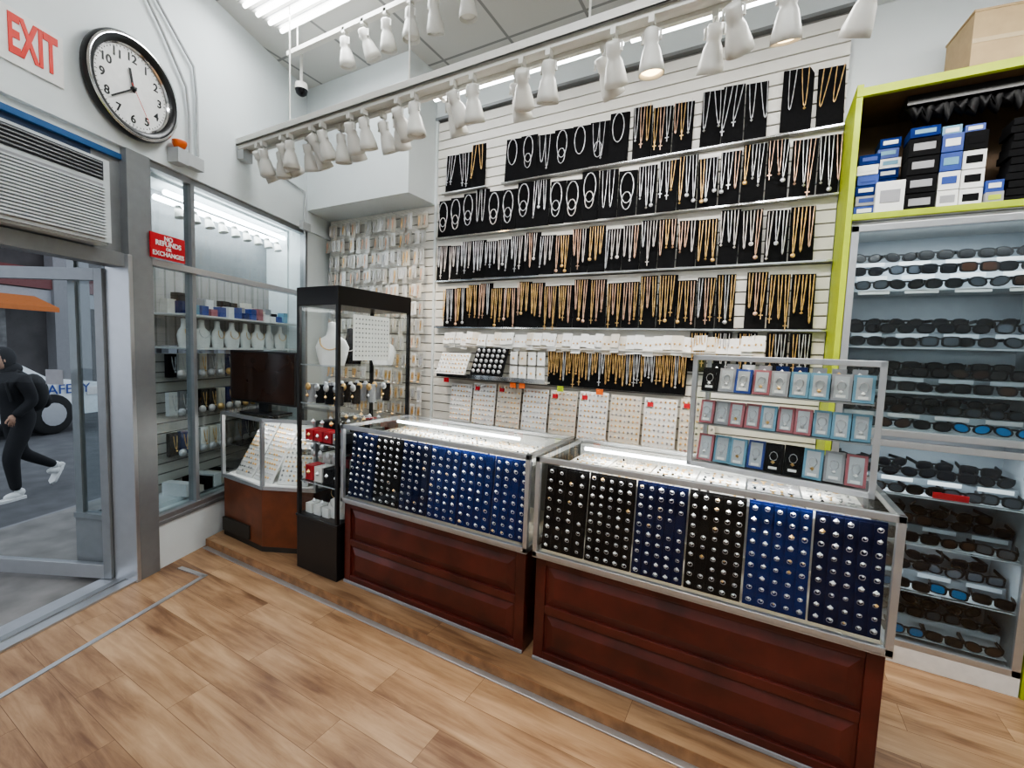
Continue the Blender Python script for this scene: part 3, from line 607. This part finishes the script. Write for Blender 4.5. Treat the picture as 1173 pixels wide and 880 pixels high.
g=grp('window_1'); b=MB(); b.T=LW
for s0_ in (.085,.40,1.69): b.box((s0_,.0,.31),(s0_+.03,.06,2.57),aluD)
for z in (.31,1.94,2.53): b.box((.085,-.015 if z<2 else 0,z),(1.72,.06,z+.04),alu if z<2 else aluD)
b.box((.085,-.02,.29),(1.72,.1,.315),aluD)
b.done('frame',g,.002)
b=MB(); b.T=LW; b.box((.11,.02,.35),(1.7,.026,1.94),glassD); b.box((.11,.02,1.98),(1.7,.026,2.53),glassD); b.done('glass',g)
g=grp('storefront_bay_display'); b=MB(); b.T=LW
b.box((.0,.44,-.015),(1.72,.46,.35),stone); b.box((.0,.2,.30),(1.72,.44,.34),white); b.box((1.70,.2,.34),(1.72,.46,2.6),white); b.box((-.02,.2,2.55),(1.72,.5,2.6),white)
b.box((.44,.41,.34),(1.7,.43,1.38),slatM); b.box((.44,.40,1.44),(1.7,.41,2.05),brickw); b.box((.44,.42,2.05),(1.7,.43,2.55),aluD)
for z in (.62,.92,1.20,1.42,1.66): b.box((.44,.10,z),(1.69,.40,z+.012),paper if z>1.3 else glass)
for z in [.4+.0762*k for k in range(13)]: b.box((.44,.405,z),(1.7,.41,z+.008),slatG)  # slatted backing panel imitates the shop slatwall reflected in the window glass
b.box((.115,.36,.34),(.40,.37,2.5),shut)
for k in range(36): b.box((.115,.354,.36+.06*k),(.40,.36,.40+.06*k),shut)
for i in range(8): bust(b,.53+.15*i,.20,1.432,.88,paper,0 if i%2 else .3,rc([gold,silver]))
for i in range(14): 
    b.box((.48+.085*i,.16,1.672),(.54+.085*i,.22,1.69+ru(.03,.09)),rc([blue,velvet,pink,paper,navy,sky])); b.box((.48+.085*i,.28,1.672),(.55+.085*i,.34,1.76+ru(.0,.09)),rc([velvet,paper,grayc,cream]))
for z in (.632,.932,1.212):
    for i in range(13): b.ball((.5+.09*i,.20,z+.03),.032,rc([silver,silver,gold,pearl]),(1,.6,.9),8,5); b.box((.465+.09*i,.27,z),(.535+.09*i,.30,z+.17),rc([paper,velvet,cream,grayc,navy])); hang(b,.5+.09*i,z+.15,.10,.03,rc([gold,silver]),.26,.003,1,9)
for i in range(14): b.box((.47+.085*i,.15,.342),(.54+.085*i,.35,.38+ru(.0,.1)),rc([paper,velvet,cream,grayc,red]))
for i in range(9): b.tube([(.5+.13*i,.2,2.42),(.5+.13*i,.18,2.34)],[.02,.035],lampw,8)
b.done('shelves_and_busts',g)
b=MB(); b.T=LW; b.tube([(.42,.22,2.49),(1.68,.22,2.49)],.02,tubeM,8); b.tube([(.42,.30,2.46),(1.68,.30,2.46)],.02,tubeM,8); b.done('tube_light',g)
area('display_light',lw(1.05,.18,2.4),1.2,.12,12,(0,0,math.atan2(U.y,U.x)),(.95,.98,1),g)
b=MB(); b.T=LW; b.box((-.035,.12,-.015),(0,.44,.36),stone); b.box((-.045,.12,.36),(.01,.44,.39),aluD); b.box((-.03,.39,.39),(0,.44,2.6),aluD); b.box((-.03,.12,2.0),(0,.44,2.6),aluD); b.box((-.02,.12,.39),(-.014,.39,2.0),glassD); b.done('window_2')
b=MB(); b.T=LW
def cond(p,r=.009): b.tube(p,r,grey,8)
cond([(-.30,-.04,3.84),(-.02,-.04,3.6),(.18,-.04,3.35),(.34,-.04,3.12),(.36,-.04,2.95),(.36,-.04,2.66)])
cond([(-.2,-.04,3.84),(.1,-.04,3.55),(.40,-.04,3.28),(.42,-.04,3.1),(.42,-.04,2.72)])
cond([(1.05,-.035,2.97),(1.35,-.035,2.92),(1.62,-.035,2.90),(1.62,-.035,2.5)])
b.box((.30,-.07,2.62),(.44,-.02,2.70),grey); b.box((.80,-.07,2.86),(.90,-.02,2.95),grey); b.box((1.56,-.06,2.55),(1.68,-.02,2.62),grey)
b.done('wall_conduit',bevel=.002)
b=MB(); b.T=LW; b.lathe([(.001,0),(.03,.01),(.04,.035),(.04,.05),(.001,.055)],orange,Matrix.Translation((.25,-.07,2.69)),16); b.box((.21,-.10,2.60),(.29,-.02,2.69),grey); b.done('orange_alarm_beacon',bevel=.002)
b=MB(); X=Matrix.Translation((-3.42,2.45,CEIL-.30)); b.lathe([(.001,.299),(.012,.299),(.012,.06),(.045,.05),(.05,.02),(.05,0)],lampw,X,20); b.lathe([(.048,0),(.04,-.03),(.02,-.045),(.001,-.05)],lensB,X,20); b.done('security_dome_camera')
# ---------------------------------------------------------------- open door
g=grp('door_1'); A=lw(-.07,.13,0.015); B=lw(-.15,1.06,0.015); dv=(B-A); Wd=dv.length; ang=math.atan2(dv.y,dv.x); DX=Matrix.Translation(A)@Matrix.Rotation(ang,4,'Z')
b=MB(); b.T=DX; t=.018
b.box((0,-t,0),(.05,t,1.87),aluD); b.box((Wd-.05,-t,0),(Wd,t,1.87),aluD); b.box((.05,-t,0),(Wd-.05,t,.085),alu); b.box((.05,-t,1.80),(Wd-.05,t,1.87),aluD)
b.tube([(Wd-.09,.05,.75),(Wd-.09,.07,.78),(Wd-.09,.07,1.12),(Wd-.09,.05,1.15)],.011,black,8); b.box((Wd-.11,.02,1.0),(Wd-.055,.03,1.3),pm('green_pull',(.12,.16,.08),.5))
b.box((Wd-.13,.024,1.24),(Wd-.07,.026,1.33),blue); b.box((.27,.008,1.18),(.38,.011,1.27),grayc)
b.done('leaf',g,.002)
b=MB(); b.T=DX; b.box((.05,-.004,.085),(Wd-.05,.004,1.80),glassE); b.done('pane',g)
# ---------------------------------------------------------------- street
b=MB(); b.T=LW; b.box((-8,.2,-.15),(14,1.7,-.02),conc); b.box((-8,1.7,-.25),(14,1.85,-.06),stone); b.done('sidewalk')
b=MB(); b.T=LW; b.box((-12,1.86,-.4),(22,13,-.25),asph); b.box((-12,11.2,-.25),(22,13.2,-.1),conc)
b.done('street_road')
b=MB(); b.T=LW; b.box((-4,12.6,-.1),(22,13.4,9),facade)
for s in (5.2,8.6,9.2,12.2,14.5): b.box((s,12.3,-.1),(s+.35,12.7,9),stone)
b.box((0,12.35,2.75),(22,12.6,3.3),pm('shop_sign_dark',(.12,.02,.02),.5)); 
for s in (5.7,10,12.8): b.box((s,12.5,.3),(s+1.9,12.62,2.3),pm('shop_window_dim',(.10,.10,.10),.2,var=.9,scale=3))
b.box((4,12.4,2.3),(22,12.58,2.72),grayc)
b.add([(5.7,12.5,2.55),(8.2,12.5,2.55),(8.2,11.6,2.2),(5.7,11.6,2.2),(8.2,11.6,2.08),(5.7,11.6,2.08)],[(0,1,2,3),(3,2,4,5)],awn)
b.done('building_across_street')
g=grp('parked_car'); b=MB(); L0=.55; CXm=LW@Matrix.Translation((L0,6.3,-.249))@Matrix.Diagonal((1,1,1.06,1))
prof=[(4.42,.35),(4.45,.62),(4.30,.82),(3.5,.93),(2.75,1.38),(2.2,1.48),(1.2,1.46),(.5,1.0),(.05,.92),(0,.4),(.1,.28),(4.3,.28)]
XP=CXm@Matrix(((1,0,0,0),(0,0,1,0),(0,1,0,0),(0,0,0,1)))
b.prism(prof[::-1],0,1.75,carw,XP)
for wnd in ([(3.3,.95),(2.72,1.33),(2.25,1.41),(2.2,.93)],[(2.12,.93),(2.17,1.41),(1.25,1.40),(.72,.98)]): b.prism(wnd,-.012,0,carg,XP)
for s in (.85,3.55):
    b.lathe([(.001,-.03),(.2,-.03),(.3,-.02),(.33,.0),(.33,.2)],rubber,XP@Matrix.Translation((s,.33,0)),24); b.lathe([(.001,-.04),(.19,-.04)],alu,XP@Matrix.Translation((s,.33,0)),16)
b.box((4.1,-.015,.60),(4.4,.02,.74),pearl,CXm); b.box((4.38,.1,.45),(4.46,1.65,.6),black,CXm)
for s in (1.15,2.16,3.1): b.box((s,-.006,.4),(s+.012,.001,.93),aluD,CXm)
b.done('body',g,.04)
text('lettering','SAFETY',.24,LW@Matrix.Translation((4.30,6.27,.52))@Matrix.Rotation(math.pi/2,4,'X'),blue,g,.003)
# ---------------------------------------------------------------- pedestrian
g=grp('pedestrian'); fw=-U; sd=Vector((-fw.y,fw.x,0))
P0=Vector((-6.80,1.50,-.25)); S=.90
PX=Matrix(((fw.x,sd.x,0,P0.x),(fw.y,sd.y,0,P0.y),(0,0,1,P0.z),(0,0,0,1)))@Matrix.Scale(S,4)@Matrix.Translation((-.06,0,0))
J=[((0,0,.95),.14),((.02,0,1.10),.13),((.05,0,1.28),.155),((.08,0,1.42),.12),((.11,0,1.50),.06),
((.06,.17,1.41),.08),((.0,.225,1.15),.062),((.17,.19,.98),.045),((.06,-.17,1.41),.08),((-.06,-.225,1.16),.062),((.10,-.2,.97),.045),
((.0,.09,.90),.11),((.16,.10,.50),.08),((.12,.10,.10),.05),((0,-.09,.90),.11),((-.06,-.09,.50),.08),((-.42,-.09,.26),.05)]
E=[(0,1),(1,2),(2,3),(3,4),(3,5),(5,6),(6,7),(3,8),(8,9),(9,10),(0,11),(11,12),(12,13),(0,14),(14,15),(15,16)]
me=D.meshes.new('clothed_body'); me.from_pydata([PX@Vector(p) for p,_ in J],E,[]); o=D.objects.new('clothed_body',me); COL.objects.link(o); o.parent=g
sk=o.modifiers.new('skin','SKIN'); 
for i,(p,r) in enumerate(J): me.skin_vertices[0].data[i].radius=(r*S,r*S); me.skin_vertices[0].data[i].use_root=(i==0)
sk.use_smooth_shade=True; ss=o.modifiers.new('sub','SUBSURF'); ss.levels=2; ss.render_levels=2; me.materials.append(cloth)
b=MB(); b.T=PX
b.ball((.15,0,1.63),.105,skin,(.88,.75,1.12),16,12); b.ball((.245,0,1.61),.016,skin,(1.2,.8,1.3)); b.box((.225,-.022,1.565),(.238,.022,1.572),red)
for y in (-.032,.032): b.ball((.228,y,1.64),.010,hair)
b.ball((.11,0,1.645),.115,cloth,(.92,.85,1.12),16,12); b.ball((.05,0,1.52),.10,cloth,(.9,1.2,.8),12,8)
for y in (-.08,.08): b.ball((.15,y,1.62),.02,skin,(.7,.4,1.2))
b.done('hooded_head',g)
b=MB(); b.T=PX
b.ball((-.16,0,1.22),.16,bagb,(.75,.95,1.45),14,10); b.ball((-.26,0,1.12),.09,bagb,(.6,1.1,1.1),10,8)
for y in (-.11,.11): b.tube([(-.06,y,1.40),(.06,y,1.50),(.17,y,1.36),(.13,y,1.15)],.018,bagb,6)
b.done('backpack',g)
b=MB(); b.T=PX
for X in (Matrix.Translation((.12,.10,.0)),Matrix.Translation((-.47,-.09,.20))@Matrix.Rotation(math.radians(62),4,'Y')):
    P=[(-.07,-.04),(-.085,0),(-.07,.04),(.08,.05),(.17,.045),(.205,.0),(.17,-.045),(.08,-.05)]; b.prism(P,0,.03,shoe,X)
    b.ball(X@Vector((.03,0,.05)),.05,shoe,(1.9,.85,.9),12,8); b.ball(X@Vector((-.03,0,.08)),.05,shoe,(1,.85,1),12,8)
for hx,hy,hz in ((.19,.19,.965),(.12,-.2,.95)):
    b.ball((hx,hy,hz),.04,skin,(.9,.5,1.1),10,8)
    for k in range(4): b.tube([(hx+.02-.016*k,hy,hz-.03),(hx+.03-.016*k,hy,hz-.06-.004*(k%3)),(hx+.022-.016*k,hy-.01,hz-.085-.004*(k%3))],[.009,.008,.006],skin,6)
    b.tube([(hx+.03,hy,hz),(hx+.055,hy,hz-.03),(hx+.055,hy,hz-.05)],[.011,.009,.007],skin,6)
b.done('shoes_and_hands',g)
# ---------------------------------------------------------------- world + camera
w=D.worlds.new('w'); bpy.context.scene.world=w; w.use_nodes=True; nt=w.node_tree; bg=nt.nodes['Background']; bg.inputs['Color'].default_value=(.80,.88,1,1); bg.inputs['Strength'].default_value=1.4
bpy.context.scene.view_settings.look='AgX - Medium High Contrast'
c=D.cameras.new('camera'); c.sensor_fit='HORIZONTAL'; c.sensor_width=36; c.lens=36*510/1173; c.clip_start=.02
o=D.objects.new('camera',c); COL.objects.link(o); bpy.context.scene.camera=o
o.matrix_world=Matrix.Translation((0,0,1.5))@Matrix.Rotation(math.radians(29),4,'Z')@Matrix.Rotation(math.radians(90-4.4),4,'X')@Matrix.Rotation(math.radians(2.06),4,'Z')
